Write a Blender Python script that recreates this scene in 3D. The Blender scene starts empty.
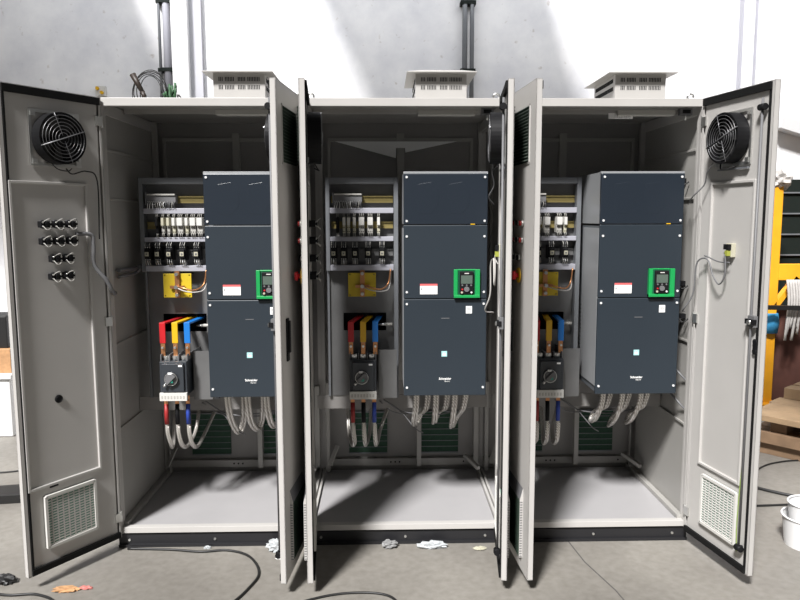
import bpy, bmesh, math, random
from mathutils import Vector, Matrix
random.seed(7)
sc = bpy.context.scene
COL = sc.collection
R = math.radians

# ------------------------------------------------------------ camera
cam = bpy.data.cameras.new('camera'); co = bpy.data.objects.new('camera', cam); COL.objects.link(co)
cam.sensor_width = 36.0; cam.lens = 710.66/800*36.0; cam.clip_start = .02
yaw, pitch, roll = .0239, .1158, -.0025
f = Vector((math.sin(yaw)*math.cos(pitch), math.cos(yaw)*math.cos(pitch), -math.sin(pitch)))
r = Vector((math.cos(yaw), -math.sin(yaw), 0)); u = r.cross(f)
r2 = r*math.cos(roll)+u*math.sin(roll); u2 = -r*math.sin(roll)+u*math.cos(roll)
co.matrix_world = Matrix(((r2.x,u2.x,-f.x,-.0998),(r2.y,u2.y,-f.y,-3.2168),(r2.z,u2.z,-f.z,1.5417),(0,0,0,1)))
sc.camera = co
# ------------------------------------------------------------ world, daylight, exposure
w = bpy.data.worlds.new('hall_daylight'); sc.world = w; w.use_nodes = True
bg = w.node_tree.nodes['Background']; bg.inputs[0].default_value = (.93,.97,1,1); bg.inputs[1].default_value = .06
sl = bpy.data.lights.new('daylight_from_roof_opening','SUN'); sl.energy = 8.0; sl.angle = R(9); sl.color = (1,.985,.975)
so = bpy.data.objects.new('daylight_from_roof_opening', sl); COL.objects.link(so)
el = R(48.5); d = Vector((.45*math.cos(el), .89*math.cos(el), -math.sin(el)))
so.rotation_euler = d.to_track_quat('-Z','Y').to_euler(); so.location = (-3,-4,5)
def area(name, loc, target, sx, sy, e, c=(1,1,1)):
    l = bpy.data.lights.new(name,'AREA'); l.shape='RECTANGLE'; l.size=sx; l.size_y=sy; l.energy=e; l.color=c
    o = bpy.data.objects.new(name,l); COL.objects.link(o); o.location=loc
    o.rotation_euler=(Vector(target)-Vector(loc)).to_track_quat('-Z','Y').to_euler(); return o
area('wall_fill_light', (.4,1.5,4.15), (.4,3.0,2.7), 7.5,.25, 82, (.95,.97,1))  # added fill that brightens the shaded back wall, not a real fitting
sc.view_settings.view_transform='Standard'; sc.view_settings.look='None'; sc.view_settings.gamma=1
sc.view_settings.use_curve_mapping=False; sc.view_settings.exposure=0.0

# ------------------------------------------------------------ materials
def mat(name, col, rough=.5, metal=0., noise=0., nscale=8, bump=0., spec=.5, emit=None):
    m=bpy.data.materials.new(name); m.use_nodes=True; nt=m.node_tree; b=nt.nodes['Principled BSDF']
    b.inputs['Base Color'].default_value=(*col,1); b.inputs['Roughness'].default_value=rough; b.inputs['Metallic'].default_value=metal
    b.inputs['Specular IOR Level'].default_value=spec
    if noise or bump:
        tc=nt.nodes.new('ShaderNodeTexCoord'); n=nt.nodes.new('ShaderNodeTexNoise'); n.inputs['Scale'].default_value=nscale; n.inputs['Detail'].default_value=6
        nt.links.new(tc.outputs['Object'], n.inputs['Vector'])
        if noise:
            rp=nt.nodes.new('ShaderNodeValToRGB'); rp.color_ramp.elements[0].position=.3; rp.color_ramp.elements[1].position=.7
            rp.color_ramp.elements[0].color=(*[c*(1-noise) for c in col],1); rp.color_ramp.elements[1].color=(*[min(1,c*(1+noise)) for c in col],1)
            nt.links.new(n.outputs['Fac'], rp.inputs[0]); nt.links.new(rp.outputs[0], b.inputs['Base Color'])
        if bump:
            bp=nt.nodes.new('ShaderNodeBump'); bp.inputs['Strength'].default_value=bump; bp.inputs['Distance'].default_value=.01
            nt.links.new(n.outputs['Fac'], bp.inputs['Height']); nt.links.new(bp.outputs[0], b.inputs['Normal'])
    return m
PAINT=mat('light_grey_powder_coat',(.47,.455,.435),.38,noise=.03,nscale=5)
PAINTIN_SHADED=mat('inner_panel_shaded_grey',(.25,.24,.23),.45,noise=.04,nscale=5)  # cabinet paint darkened for rear panels, interior shade put into the colour
PAINTSIDE_SHADED=mat('side_panel_shaded_grey',(.34,.33,.31),.42,noise=.04,nscale=5)  # cabinet paint darkened for side and roof panels, shade put into the colour
PLATE=mat('grey_floor_sheet',(.36,.352,.356),.3,noise=.05,nscale=4)
ZINC=mat('zinc_sheet',(.15,.15,.15),.42,metal=.35,noise=.12,nscale=6)
FRAMEG=mat('grey_frame_steel',(.17,.178,.19),.4,metal=.2,noise=.08)
DUCT=mat('grey_cable_duct',(.34,.34,.38),.5)
NAVY=mat('dark_slate_cover',(.019,.027,.036),.42,noise=.04,nscale=3)
NAVY2=mat('dark_slate_upper_cover',(.014,.020,.029),.35,noise=.04,nscale=3)
HOUS=mat('drive_grey_housing',(.36,.37,.38),.4,metal=.3)
DHOUS=mat('drive_dark_side',(.10,.11,.12),.45)
BLACK=mat('black_plastic',(.008,.008,.009),.55,spec=.18)
RUB=mat('black_rubber_gasket',(.006,.006,.006),.8,spec=.2)
PLINTH=mat('black_plinth_paint',(.014,.014,.016),.45)
STEEL=mat('bright_steel',(.65,.65,.63),.28,metal=.9)
SCREW=mat('nickel_screw_head',(.75,.75,.75),.4,metal=.2)
WIREM=mat('chromed_wire',(.30,.30,.31),.4,metal=.7)
GREEN=mat('keypad_green',(.008,.29,.07),.4)
DGREEN=mat('keypad_dark_green',(.01,.10,.05),.4)
LCD=mat('grey_display',(.09,.12,.10),.25)
WHITE=mat('white_plastic',(.6,.59,.56),.5)
CREAM=mat('cream_plastic',(.45,.43,.33),.5)
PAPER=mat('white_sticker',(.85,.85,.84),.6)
REDP=mat('red_plastic',(.5,.012,.018),.4)
PINK=mat('sticker_red_band',(.75,.12,.12),.6)
YEL=mat('yellow_insulation_board',(.55,.40,.015),.5,noise=.08)
YELP=mat('yellow_sleeve',(.7,.4,.01),.4)
BLUEP=mat('blue_sleeve',(.01,.16,.52),.4)
DBLUE=mat('dark_blue_sleeve',(.02,.05,.30),.5)
DRED=mat('dark_red_sleeve',(.32,.02,.02),.5)
COP=mat('copper',(.55,.26,.12),.35,metal=.8)
BRASS=mat('yellow_chromate_rail',(.26,.21,.08),.45,metal=.4)
TEAL=mat('teal_badge',(.35,.62,.62),.4)
GTEAL=mat('green_selector',(.02,.30,.22),.35)
FILT=mat('green_filter_mat',(.16,.30,.23),.9,noise=.15,nscale=60)
DFILT=mat('dark_green_filter_mat',(.03,.07,.045),.9,noise=.15,nscale=60)
LOUV=mat('dark_green_mesh',(.03,.05,.035),.7)
LOUVS=mat('louvre_slat_grey',(.10,.125,.105),.6)
CABG=mat('grey_conduit',(.14,.14,.145),.5)
CORD=mat('black_cord',(.012,.012,.012),.5)
WOOD=mat('raw_pine',(.33,.225,.13),.75,noise=.18,nscale=7)
WOOD2=mat('weathered_timber',(.19,.12,.07),.8,noise=.25,nscale=9)
ORNG=mat('orange_yellow_paint',(.80,.36,.015),.5,noise=.08)
BUCK=mat('white_bucket_plastic',(.75,.75,.75),.4)
DARKG=mat('dark_gate_steel',(.008,.012,.010),.7,spec=.2)
BROWN=mat('red_brown_paint',(.10,.04,.03),.7,noise=.2)
BLUEC=mat('blue_cloth',(.03,.22,.42),.8,noise=.2,nscale=25)
BAG=mat('crumpled_white_film',(.40,.42,.43),.4,noise=.2,nscale=40)
RAG=mat('pale_fabric',(.45,.43,.41),.85,noise=.15,nscale=15)
CARD=mat('tan_cardboard',(.45,.25,.12),.8,noise=.2,nscale=30)
LEAFG=mat('dark_green_cable_sheath',(.05,.13,.06),.6,noise=.3,nscale=30)
LAMPG=mat('grey_lamp_cover',(.42,.41,.38),.5)

def braid():
    m=mat('clear_sheathed_braided_copper',(.55,.52,.48),.35,metal=.45); nt=m.node_tree; b=nt.nodes['Principled BSDF']
    tc=nt.nodes.new('ShaderNodeTexCoord'); wv=nt.nodes.new('ShaderNodeTexWave'); wv.inputs['Scale'].default_value=60; wv.bands_direction='DIAGONAL'
    nt.links.new(tc.outputs['Object'],wv.inputs['Vector']); rp=nt.nodes.new('ShaderNodeValToRGB')
    rp.color_ramp.elements[0].color=(.34,.31,.27,1); rp.color_ramp.elements[1].color=(.75,.73,.7,1)
    nt.links.new(wv.outputs['Fac'],rp.inputs[0]); nt.links.new(rp.outputs[0],b.inputs['Base Color']); return m
BRAID=braid()
def concrete():
    m=mat('worn_concrete',(.3,.29,.27),.55); nt=m.node_tree; b=nt.nodes['Principled BSDF']
    tc=nt.nodes.new('ShaderNodeTexCoord')
    def nz(s,d=8,dist=0):
        n=nt.nodes.new('ShaderNodeTexNoise'); n.inputs['Scale'].default_value=s; n.inputs['Detail'].default_value=d; n.inputs['Distortion'].default_value=dist
        nt.links.new(tc.outputs['Object'],n.inputs['Vector']); return n
    a=nz(1.3,6,.6); c=nz(28)
    rp=nt.nodes.new('ShaderNodeValToRGB'); e=rp.color_ramp.elements; e[0].position=.32; e[1].position=.68
    e[0].color=(.18,.168,.15,1); e[1].color=(.255,.24,.215,1); nt.links.new(a.outputs['Fac'],rp.inputs[0])
    r2_=nt.nodes.new('ShaderNodeValToRGB'); e=r2_.color_ramp.elements; e[0].position=.3;e[1].position=.65; e[0].color=(.8,.79,.77,1); e[1].color=(1.06,1.06,1.06,1)
    nt.links.new(c.outputs['Fac'],r2_.inputs[0])
    mx=nt.nodes.new('ShaderNodeMix'); mx.data_type='RGBA'; mx.blend_type='MULTIPLY'; mx.inputs[0].default_value=.7
    nt.links.new(rp.outputs[0],mx.inputs[6]); nt.links.new(r2_.outputs[0],mx.inputs[7]); nt.links.new(mx.outputs[2],b.inputs['Base Color'])
    bp=nt.nodes.new('ShaderNodeBump'); bp.inputs['Strength'].default_value=.25; bp.inputs['Distance'].default_value=.004
    nt.links.new(c.outputs['Fac'],bp.inputs['Height']); nt.links.new(bp.outputs[0],b.inputs['Normal']); return m
CONC=concrete()
def plaster():
    m=mat('whitewashed_plaster',(.7,.7,.72),.85); nt=m.node_tree; b=nt.nodes['Principled BSDF']
    tc=nt.nodes.new('ShaderNodeTexCoord'); n=nt.nodes.new('ShaderNodeTexNoise'); n.inputs['Scale'].default_value=1.8; n.inputs['Detail'].default_value=9; n.inputs['Roughness'].default_value=.62
    nt.links.new(tc.outputs['Object'],n.inputs['Vector']); rp=nt.nodes.new('ShaderNodeValToRGB'); e=rp.color_ramp.elements
    e[0].position=.33; e[1].position=.6; e[0].color=(.60,.60,.63,1); e[1].color=(.78,.775,.78,1); nt.links.new(n.outputs['Fac'],rp.inputs[0])
    k=nt.nodes.new('ShaderNodeTexNoise'); k.inputs['Scale'].default_value=14; k.inputs['Detail'].default_value=5; nt.links.new(tc.outputs['Object'],k.inputs['Vector'])
    r3=nt.nodes.new('ShaderNodeValToRGB'); e=r3.color_ramp.elements; e[0].position=.27; e[1].position=.36; e[0].color=(.72,.68,.64,1); e[1].color=(1,1,1,1); nt.links.new(k.outputs['Fac'],r3.inputs[0])
    mx=nt.nodes.new('ShaderNodeMix'); mx.data_type='RGBA'; mx.blend_type='MULTIPLY'; mx.inputs[0].default_value=1
    nt.links.new(rp.outputs[0],mx.inputs[6]); nt.links.new(r3.outputs[0],mx.inputs[7]); nt.links.new(mx.outputs[2],b.inputs['Base Color']); return m
PLAST=plaster()

# ------------------------------------------------------------ builders
class MB:
    def __init__(s, o=(0,0,0)): s.bm=bmesh.new(); s.o=Vector(o); s.mats=[]
    def mi(s,m):
        if m is None: return 0
        if m not in s.mats: s.mats.append(m)
        return s.mats.index(m)
    def _f(s,vs,i,sm=False):
        try:
            fc=s.bm.faces.new(vs); fc.material_index=i; fc.smooth=sm
        except ValueError: pass
    def box(s,x0,x1,y0,y1,z0,z1,m=None):
        i=s.mi(m); v=[s.bm.verts.new(Vector(p)-s.o) for p in ((x0,y0,z0),(x1,y0,z0),(x1,y1,z0),(x0,y1,z0),(x0,y0,z1),(x1,y0,z1),(x1,y1,z1),(x0,y1,z1))]
        for q in ((3,2,1,0),(4,5,6,7),(0,1,5,4),(1,2,6,5),(2,3,7,6),(3,0,4,7)): s._f([v[k] for k in q],i)
        return s
    def bar(s,a,b,wd,th,up=(0,0,1),m=None):
        i=s.mi(m); a=Vector(a)-s.o; b=Vector(b)-s.o; d=(b-a).normalized(); x=d.cross(Vector(up))
        if x.length<1e-4: x=d.cross(Vector((1,0,0)))
        x.normalize(); y=x.cross(d); v=[]
        for p in (a,b):
            for sx,sy in ((-1,-1),(1,-1),(1,1),(-1,1)): v.append(s.bm.verts.new(p+x*sx*wd/2+y*sy*th/2))
        for q in ((3,2,1,0),(4,5,6,7),(0,1,5,4),(1,2,6,5),(2,3,7,6),(3,0,4,7)): s._f([v[k] for k in q],i)
        return s
    def tube(s,pts,rad,seg=8,m=None,cap=True):
        i=s.mi(m); P=[Vector(p)-s.o for p in pts]; rings=[]; n=None
        for k,p in enumerate(P):
            t=(P[min(k+1,len(P)-1)]-P[max(k-1,0)]).normalized()
            if n is None:
                n=t.cross(Vector((0,0,1)));
                if n.length<.1: n=t.cross(Vector((1,0,0)))
                n.normalize()
            else:
                n=(n-t*n.dot(t)).normalized()
            bn=t.cross(n); rr=rad[k] if isinstance(rad,(list,tuple)) else rad
            rings.append([s.bm.verts.new(p+(n*math.cos(2*math.pi*j/seg)+bn*math.sin(2*math.pi*j/seg))*rr) for j in range(seg)])
        for A,B in zip(rings,rings[1:]):
            for j in range(seg): s._f([A[j],A[(j+1)%seg],B[(j+1)%seg],B[j]],i,True)
        if cap: s._f(rings[0][::-1],i); s._f(rings[-1],i)
        return s
    def cyl(s,a,b,ra,rb=None,seg=20,m=None): return s.tube([a,b],[ra,ra if rb is None else rb],seg,m)
    def ring(s,c,R_,r_,axis='y',seg=32,m=None):
        pts=[]
        for k in range(seg+1):
            a=2*math.pi*k/seg; ca,sa=math.cos(a)*R_,math.sin(a)*R_
            pts.append((c[0]+ca,c[1],c[2]+sa) if axis=='y' else (c[0]+ca,c[1]+sa,c[2]))
        return s.tube(pts,r_,5,m,False)
    def poly(s,pts,ext,m=None):
        i=s.mi(m); A=[s.bm.verts.new(Vector(p)-s.o) for p in pts]; e=Vector(ext); B=[s.bm.verts.new(v.co+e) for v in A]
        s._f(A,i); s._f(B[::-1],i); n=len(A)
        for j in range(n): s._f([A[j],B[j],B[(j+1)%n],A[(j+1)%n]],i)
        return s
    def blob(s,c,rx,ry,rz,jit=.15,m=None,sub=2):
        i=s.mi(m); g=bmesh.ops.create_icosphere(s.bm,subdivisions=sub,radius=1)
        for v in g['verts']:
            k=1+random.uniform(-jit,jit); v.co=Vector((v.co.x*rx*k,v.co.y*ry*k,v.co.z*rz*k))+Vector(c)-s.o
            for fc in v.link_faces: fc.material_index=i
        return s
    def build(s,name,m=None,parent=None,bev=0,smooth=False):
        bmesh.ops.recalc_face_normals(s.bm,faces=s.bm.faces)
        me=bpy.data.meshes.new(name); s.bm.to_mesh(me); s.bm.free()
        if s.mats and (m is None or s.mats[0] is not None):
            for q in s.mats: me.materials.append(q)
        if not s.mats: me.materials.append(m)
        if smooth:
            for p in me.polygons: p.use_smooth=True
        o=bpy.data.objects.new(name,me); COL.objects.link(o)
        if parent: o.parent=parent
        else: o.location=s.o
        if bev:
            md=o.modifiers.new('bevel','BEVEL'); md.width=bev; md.segments=2; md.limit_method='ANGLE'
        return o
def smooth(pts,n=8):
    P=[Vector(p) for p in pts]; Q=[P[0]*2-P[1]]+P+[P[-1]*2-P[-2]]; out=[]
    for k in range(1,len(Q)-2):
        a,b,c,d=Q[k-1:k+3]
        for j in range(n):
            t=j/n; out.append(.5*((2*b)+(c-a)*t+(2*a-5*b+4*c-d)*t*t+(3*b-a-3*c+d)*t**3))
    out.append(P[-1]); return out
def thing(name,label,cat,loc=(0,0,0),rz=0,group=None):
    o=bpy.data.objects.new(name,None); o.empty_display_size=.05; COL.objects.link(o); o.location=loc; o.rotation_euler=(0,0,rz)
    o['label']=label; o['category']=cat
    if group: o['group']=group
    return o
def tag(o,label,cat,group=None):
    o['label']=label; o['category']=cat
    if group: o['group']=group
    return o
def struct(o): o['kind']='structure'; return o
KIDS={}
def tree(o): return [c for c in bpy.data.objects if c.parent==o]
def dup(root,dx,label,group=None,drop=()):
    r=root.copy(); COL.objects.link(r); r.location=root.location+Vector((dx,0,0)); r['label']=label
    if group: r['group']=group
    for ch in tree(root):
        c=ch.copy(); COL.objects.link(c); c.parent=r
        for g in tree(ch):
            q=g.copy(); COL.objects.link(q); q.parent=c
    return r
CN=['left','middle','right']; DX=[-.9,0,.9]
def triple(root,labels,group):
    root['label']=labels[1]; root['group']=group
    a=dup(root,-.9,labels[0],group); b=dup(root,.9,labels[2],group); return [a,root,b]
def text_mesh(txt,size,name,parent,loc,m,bold=0.0):
    c=bpy.data.curves.new('t','FONT'); c.body=txt; c.size=size; c.extrude=.0004; c.align_x='CENTER'; c.align_y='CENTER'; c.offset=bold
    t=bpy.data.objects.new('t',c); COL.objects.link(t); bpy.context.view_layer.update()
    me=bpy.data.meshes.new_from_object(t.evaluated_get(bpy.context.evaluated_depsgraph_get())); bpy.data.objects.remove(t)
    me.materials.clear(); me.materials.append(m)
    me.transform(Matrix.Rotation(R(90),4,'X')); o=bpy.data.objects.new(name,me); COL.objects.link(o); o.parent=parent; o.location=loc; return o

# ------------------------------------------------------------ the setting
fl=MB(); fl.box(-7,8,-5.5,3.1,-.1,0); struct(fl.build('floor',CONC))
wl=MB((0,3,0)); wl.box(-7,8,3,3.2,0,5.0); struct(wl.build('wall_back',PLAST))
# unseen sheets added overhead to shade back wall and gantry side, gaps leave bright patches
rf=MB((0,0,4.3))
rf.box(-7,-2.5,.6,3.0,4.3,4.36); rf.box(-1.0,.95,.6,3.0,4.3,4.36); rf.box(3.25,8,.6,3.0,4.3,4.36); rf.box(.9,8,-2.3,-.7,4.3,4.36)
struct(rf.build('ceiling_shade_sheets',mat('shade_sheet',(.4,.4,.42),.6)))
# wall column, pier and pilaster
tr=MB((-1.77,3,0)); tr.box(-1.83,-1.70,2.88,3,0,4.6); struct(tr.build('trim_1',mat('painted_column',(.74,.74,.74),.8)))
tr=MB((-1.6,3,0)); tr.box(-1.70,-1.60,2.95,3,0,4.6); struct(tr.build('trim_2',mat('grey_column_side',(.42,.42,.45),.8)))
tr=MB((2.99,3,0)); tr.box(2.93,3.05,2.93,3,0,4.6); struct(tr.build('trim_3',PLAST))
tr=MB((3.9,3,2.2)); tr.bar((3.3,2.93,2.34),(4.5,2.93,1.98),.12,.10,m=mat('pale_beam',(.5,.5,.5),.7)); struct(tr.build('trim_4'))
def wall_pipe(x,z0,r_,label,m=FRAMEG,name='wall_pipe'):
    t=thing(name,label,'pipe',(x,2.93,z0)); q=MB((x,2.93,z0)); q.cyl((x,2.93,z0),(x,2.93,4.5),r_); q.build('pipe',m,t)
    q=MB((x,2.93,z0))
    for z in (z0+.25,z0+.75,z0+1.3):
        q=MB((x,2.93,z0)); q.box(x-r_*1.7,x+r_*1.7,2.93-r_*1.1,3,z,z+.03); q.build('clamp',DARKG,t)
wall_pipe(.595,2.0,.022,'dark vertical pipe on wall above the middle cabinet, left of a pair')
wall_pipe(.655,2.0,.018,'dark vertical pipe on wall above the middle cabinet, right of a pair')
wall_pipe(-1.94,2.0,.012,'thin dark pipe on wall beside the pale column')
wall_pipe(-1.88,2.0,.030,'thick grey pipe on wall against the pale column',DUCT)
b=MB((-2.46,2.98,2.56)); b.box(-2.50,-2.42,2.96,3,2.56,2.64,WHITE); b.cyl((-2.48,2.96,2.62),(-2.48,2.94,2.62),.014,m=YELP); b.cyl((-2.445,2.96,2.585),(-2.445,2.94,2.585),.014,m=YELP)
tag(b.build('wall_socket'),'small white socket with yellow dots on grey wall above left door','socket')
tr=MB((2.93,3,0)); tr.box(2.925,2.937,2.90,2.96,0,4.6); struct(tr.build('trim_5',DUCT))
tr=MB((3.05,3,0)); tr.box(3.045,3.057,2.90,2.96,0,4.6); struct(tr.build('trim_6',DUCT))
# floor joints
cr=MB()
def strip(pts,wd,z=.0006):
    for a,b_ in zip(pts,pts[1:]): cr.bar((a[0],a[1],z),(b_[0],b_[1],z),wd,.001)
strip([(.78,0),(.80,-.2),(.86,-.45),(.9,-.8),(.98,-1.4),(1.05,-2.2)],.006)
tag(cr.build('floor_joint',mat('dark_joint_filler',(.09,.085,.08),.8)),'dark thin joint running across concrete from the right cabinet','joint')

# ------------------------------------------------------------ cabinet (middle one first, in its own place)
H=2.03
def side_rails(m_,x):  # rails low and high along the depth
    m_.box(x-.018,x+.018,.02,.78,.085,.125); m_.box(x-.018,x+.018,.02,.78,1.985,2.03)
def make_door(s,cab):
    """leaf in its own frame: x away from the hinge, outer face -y"""
    W=.452; X=lambda u: s*u
    def bx(m_,u0,u1,y0,y1,z0,z1,mm=None): m_.box(min(X(u0),X(u1)),max(X(u0),X(u1)),y0,y1,z0,z1,mm)
    q=MB(); bx(q,0,W,-.024,-.019,.06,2.063)
    bx(q,0,.004,-.024,0,.06,2.063); bx(q,W-.004,W,-.024,0,.06,2.063); bx(q,0,W,-.024,0,.06,.064); bx(q,0,W,-.024,0,2.059,2.063)
    bx(q,W-.016,W,-.002,0,.06,2.063); bx(q,0,.012,-.002,0,.06,2.063); bx(q,0,W,-.002,0,.06,.068); bx(q,0,W,-.002,0,2.055,2.063)
    leaf=q.build('door',PAINT,cab,bev=.0012)
    # inner lining panel with stiffener frame
    q=MB(); bx(q,.02,W-.02,-.012,-.004,.085,2.04); q.build('lining',PAINT,leaf)
    q=MB(); u1=.445 if s>0 else .375
    u1=min(u1,W-.02)
    bx(q,.088,.100,-.006,.006,.42,1.69); bx(q,u1-.012,u1,-.006,.006,.42,1.69)
    bx(q,.1,u1-.012,-.006,.006,.42,.432); bx(q,.1,u1-.012,-.006,.006,1.678,1.69)
    q.build('stiffener_frame',PAINT,leaf,bev=.002)
    q=MB()
    bx(q,.010,W-.016,-.003,.008,.064,.090); bx(q,.010,W-.016,-.003,.008,2.028,2.058)
    bx(q,W-.026,W-.018,-.003,.004,.086,2.036)
    q.build('gasket',RUB,leaf)
    # hinges
    for z in (.16,1.08,1.96):
        h=MB(); h.cyl((X(-.004),-.004,z-.025),(X(-.004),-.004,z+.025),.006,m=STEEL); bx(h,.0,.03,-.004,.004,z-.02,z+.02,STEEL); h.build('hinge',None,leaf)
    # bottom filter
    q=MB(); u0,u1_,z0,z1=.132,.362,.158,.382
    bx(q,u0,u1_,-.005,.004,z0,z1); q.build('filter_mat',FILT,leaf)
    q=MB(); bx(q,u0-.006,u0+.006,.0,.012,z0,z1); bx(q,u1_-.006,u1_+.006,.0,.012,z0,z1); bx(q,u0,u1_,.0,.012,z0-.004,z0+.008); bx(q,u0,u1_,.0,.012,z1-.008,z1+.004)
    n=19
    for k in range(1,n): z=z0+(z1-z0)*k/n; bx(q,u0,u1_,.004,.008,z-.0022,z+.0022)
    for k in range(1,9): uu=u0+(u1_-u0)*k/9; bx(q,uu-.002,uu+.002,.004,.008,z0,z1)
    q.build('filter_grille',WHITE,leaf)
    # outside louvres: slatted at the top, a shallow hood at the bottom
    q=MB(); bx(q,.13,.37,-.0255,-.024,1.757,1.975,LOUV); n=17
    for k in range(n):
        z=1.757+.218*(k+.6)/n; q.poly([(X(.132),-.025,z+.004),(X(.368),-.025,z+.004),(X(.368),-.034,z-.002),(X(.132),-.034,z-.002)],(0,0,.0015),LOUVS)
    for uu in (.124,.368): bx(q,uu,uu+.008,-.027,-.024,1.75,1.982,PAINT)
    bx(q,.124,.376,-.027,-.024,1.975,1.982,PAINT); bx(q,.124,.376,-.027,-.024,1.75,1.757,PAINT)
    q.build('louvre',None,leaf)
    q=MB(); yo=-.037
    q.poly([(X(.126),-.024,.12),(X(.126),yo,.12),(X(.126),yo,.37),(X(.126),-.024,.42)],(X(.004),0,0),PAINT)
    q.poly([(X(.366),-.024,.12),(X(.366),yo,.12),(X(.366),yo,.37),(X(.366),-.024,.42)],(X(.004),0,0),PAINT)
    q.poly([(X(.13),yo,.37),(X(.366),yo,.37),(X(.366),-.024,.42),(X(.13),-.024,.42)],(0,.001,.001),CABG)
    bx(q,.13,.366,yo+.002,yo+.004,.12,.37,LOUV)
    for k in range(22): z=.124+.0112*k; bx(q,.13,.366,yo-.0008,yo+.002,z,z+.003,LOUV); bx(q,.3695,.3712,yo+.001,-.026,z,z+.004,CABG)
    q.build('louvre_hood',None,leaf)
    # hardware
    if s<0:
        q=MB(); q.tube([(X(.405),.014,.17),(X(.405),.014,2.0)],.005,8); rod=q.build('lock_rod',CABG,leaf)
        for z in (1.965,.165):
            q=MB(); q.cyl((X(.392),.016,z),(X(.425),.016,z),.013); q.box(min(X(.40),X(.41)),max(X(.40),X(.41)),-.004,.03,z-.008,z+.008); q.build('roller',BLACK,leaf)
        q=MB(); bx(q,.395,.432,-.002,.022,1.10,1.145,CABG); bx(q,.388,.436,.012,.03,1.112,1.132,BLACK); q.cyl((X(.415),0,1.12),(X(.415),.036,1.12),.009,m=STEEL); q.build('latch',None,leaf)
        q=MB(); q.tube([(X(.422),-.002,1.0+.0),(X(.422),.006,1.0)],[.012,.012],12); bx(q,.412,.432,-.003,.005,1.0,1.04); q.tube([(X(.422),-.002,1.04),(X(.422),.006,1.04)],[.012,.012],12); q.build('cover_plate',BLACK,leaf)
        q=MB(); bx(q,.345,.375,-.032,-.024,.965,1.14); bx(q,.350,.370,-.040,-.032,1.0,1.13); q.build('handle',BLACK,leaf,bev=.003)
        q=MB(); bx(q,.14,.33,.0,.012,1.735,1.742); q.build('wire_tray',FRAMEG,leaf)
    else:
        q=MB(); q.cyl((X(.272),-.005,.782),(X(.272),.001,.782),.017,seg=24); q.ring((X(.272),.001,.782),.013,.002); q.build('hole_plug',BLACK,leaf)
        q=MB(); bx(q,.30,.335,-.004,.004,.412,.42); q.build('drain_slot',BLACK,leaf)
    return leaf

cab=thing('electrical_cabinet','','cabinet',(0,.4,0))
O=(0,.4,0)
q=MB(O)
for x in (-.44,.44):
    q.box(x-.010,x+.010,0.0,.03,.07,2.065); q.box(x-.010,x+.010,.03,.05,.10,2.03); q.box(x-.010,x+.010,.75,.79,.07,2.065)
    q.box(x-.006,x+.006,.05,.75,.07,.11); q.box(x-.006,x+.006,.05,.75,2.0,2.05)
q.box(-.43,.43,0,.03,2.03,2.065); q.box(-.43,.43,.0,.03,.072,.100); q.box(-.43,.43,.03,.045,.085,.095)
q.build('frame',PAINT,cab,bev=.0015)
q=MB(O); q.box(-.449,.449,.031,.789,2.056,2.0645); q.box(-.43,.43,.28,.30,2.035,2.056); q.build('roof',PAINTSIDE_SHADED,cab)
q=MB(O); q.box(-.43,.43,.03,.76,.084,.092); q.build('floor_plate',PLATE,cab)
q=MB(O); q.box(-.45,.45,.012,.78,0,.062); q.box(-.45,.45,.002,.012,0,.014); 
q.build('plinth',PLINTH,cab)
q=MB(O)
for x in (-.4,0,.38):
    q=MB(O); q.cyl((x,.012,.035),(x,.006,.035),.006,seg=8); q.build('plinth_bolt',STEEL,cab)
q=MB(O); q.box(-.45,.45,.782,.79,.07,2.06); q.build('rear_panel',PAINTIN_SHADED,cab)
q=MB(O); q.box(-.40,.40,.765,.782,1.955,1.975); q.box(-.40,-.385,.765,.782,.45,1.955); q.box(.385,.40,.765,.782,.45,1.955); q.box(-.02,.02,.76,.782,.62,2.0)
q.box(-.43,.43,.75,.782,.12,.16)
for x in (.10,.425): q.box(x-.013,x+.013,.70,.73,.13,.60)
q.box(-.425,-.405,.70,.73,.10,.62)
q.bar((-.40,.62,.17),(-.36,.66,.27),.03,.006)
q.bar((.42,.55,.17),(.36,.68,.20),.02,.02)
q.build('rear_frame',PAINTSIDE_SHADED,cab,bev=.001)
q=MB(O)
for x in (-.06,-.035,-.01,.36): q.cyl((x,.75,.14),(x,.748,.14),.005,seg=8)
q.build('frame_hole',BLACK,cab)
q=MB(O)
for x0,x1 in ((-.30,-.08),(.11,.33)):
    q=MB(O); q.box(x0,x1,.770,.782,.19,.43,DFILT)
    for k in range(1,7): z=.19+.24*k/7; q.box(x0,x1,.766,.770,z-.0015,z+.0015,FRAMEG)
    q.box(x0,x1,.764,.772,.186,.192,FRAMEG); q.box(x0,x1,.764,.772,.428,.434,FRAMEG)
    q.build('rear_filter',None,cab)
q=MB(O); q.box(.06,.32,.03,.075,1.995,2.02); q.build('interior_lamp',LAMPG,cab,bev=.004)
q=MB(O); q.box(.345,.40,.032,.06,1.998,2.028,CABG); q.box(.355,.39,.028,.032,2.004,2.02,BLACK); q.cyl((.372,.04,1.998),(.372,.04,1.975),.004,m=STEEL); q.build('door_switch',None,cab)
dl=make_door(1,cab); dl.location=(-.425,-.015-.4,0); dl.rotation_euler=(0,0,-R(85.6))
dr=make_door(-1,cab); dr.location=(.425,-.015-.4,0); dr.rotation_euler=(0,0,R(84))
cabs=triple(cab,['left light grey electrical cabinet, its outer door swung wide to the left','middle light grey electrical cabinet with both doors open straight forward','right light grey electrical cabinet, its outer door swung wide to the right'],'open electrical cabinets')
def doors(c): 
    k=[x for x in tree(c) if x.name.startswith('door') and not x.name.startswith('door_')]
    return sorted(k,key=lambda o:o.location.x)
TH=[(123,84),(85.6,84),(85.8,100)]
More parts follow.
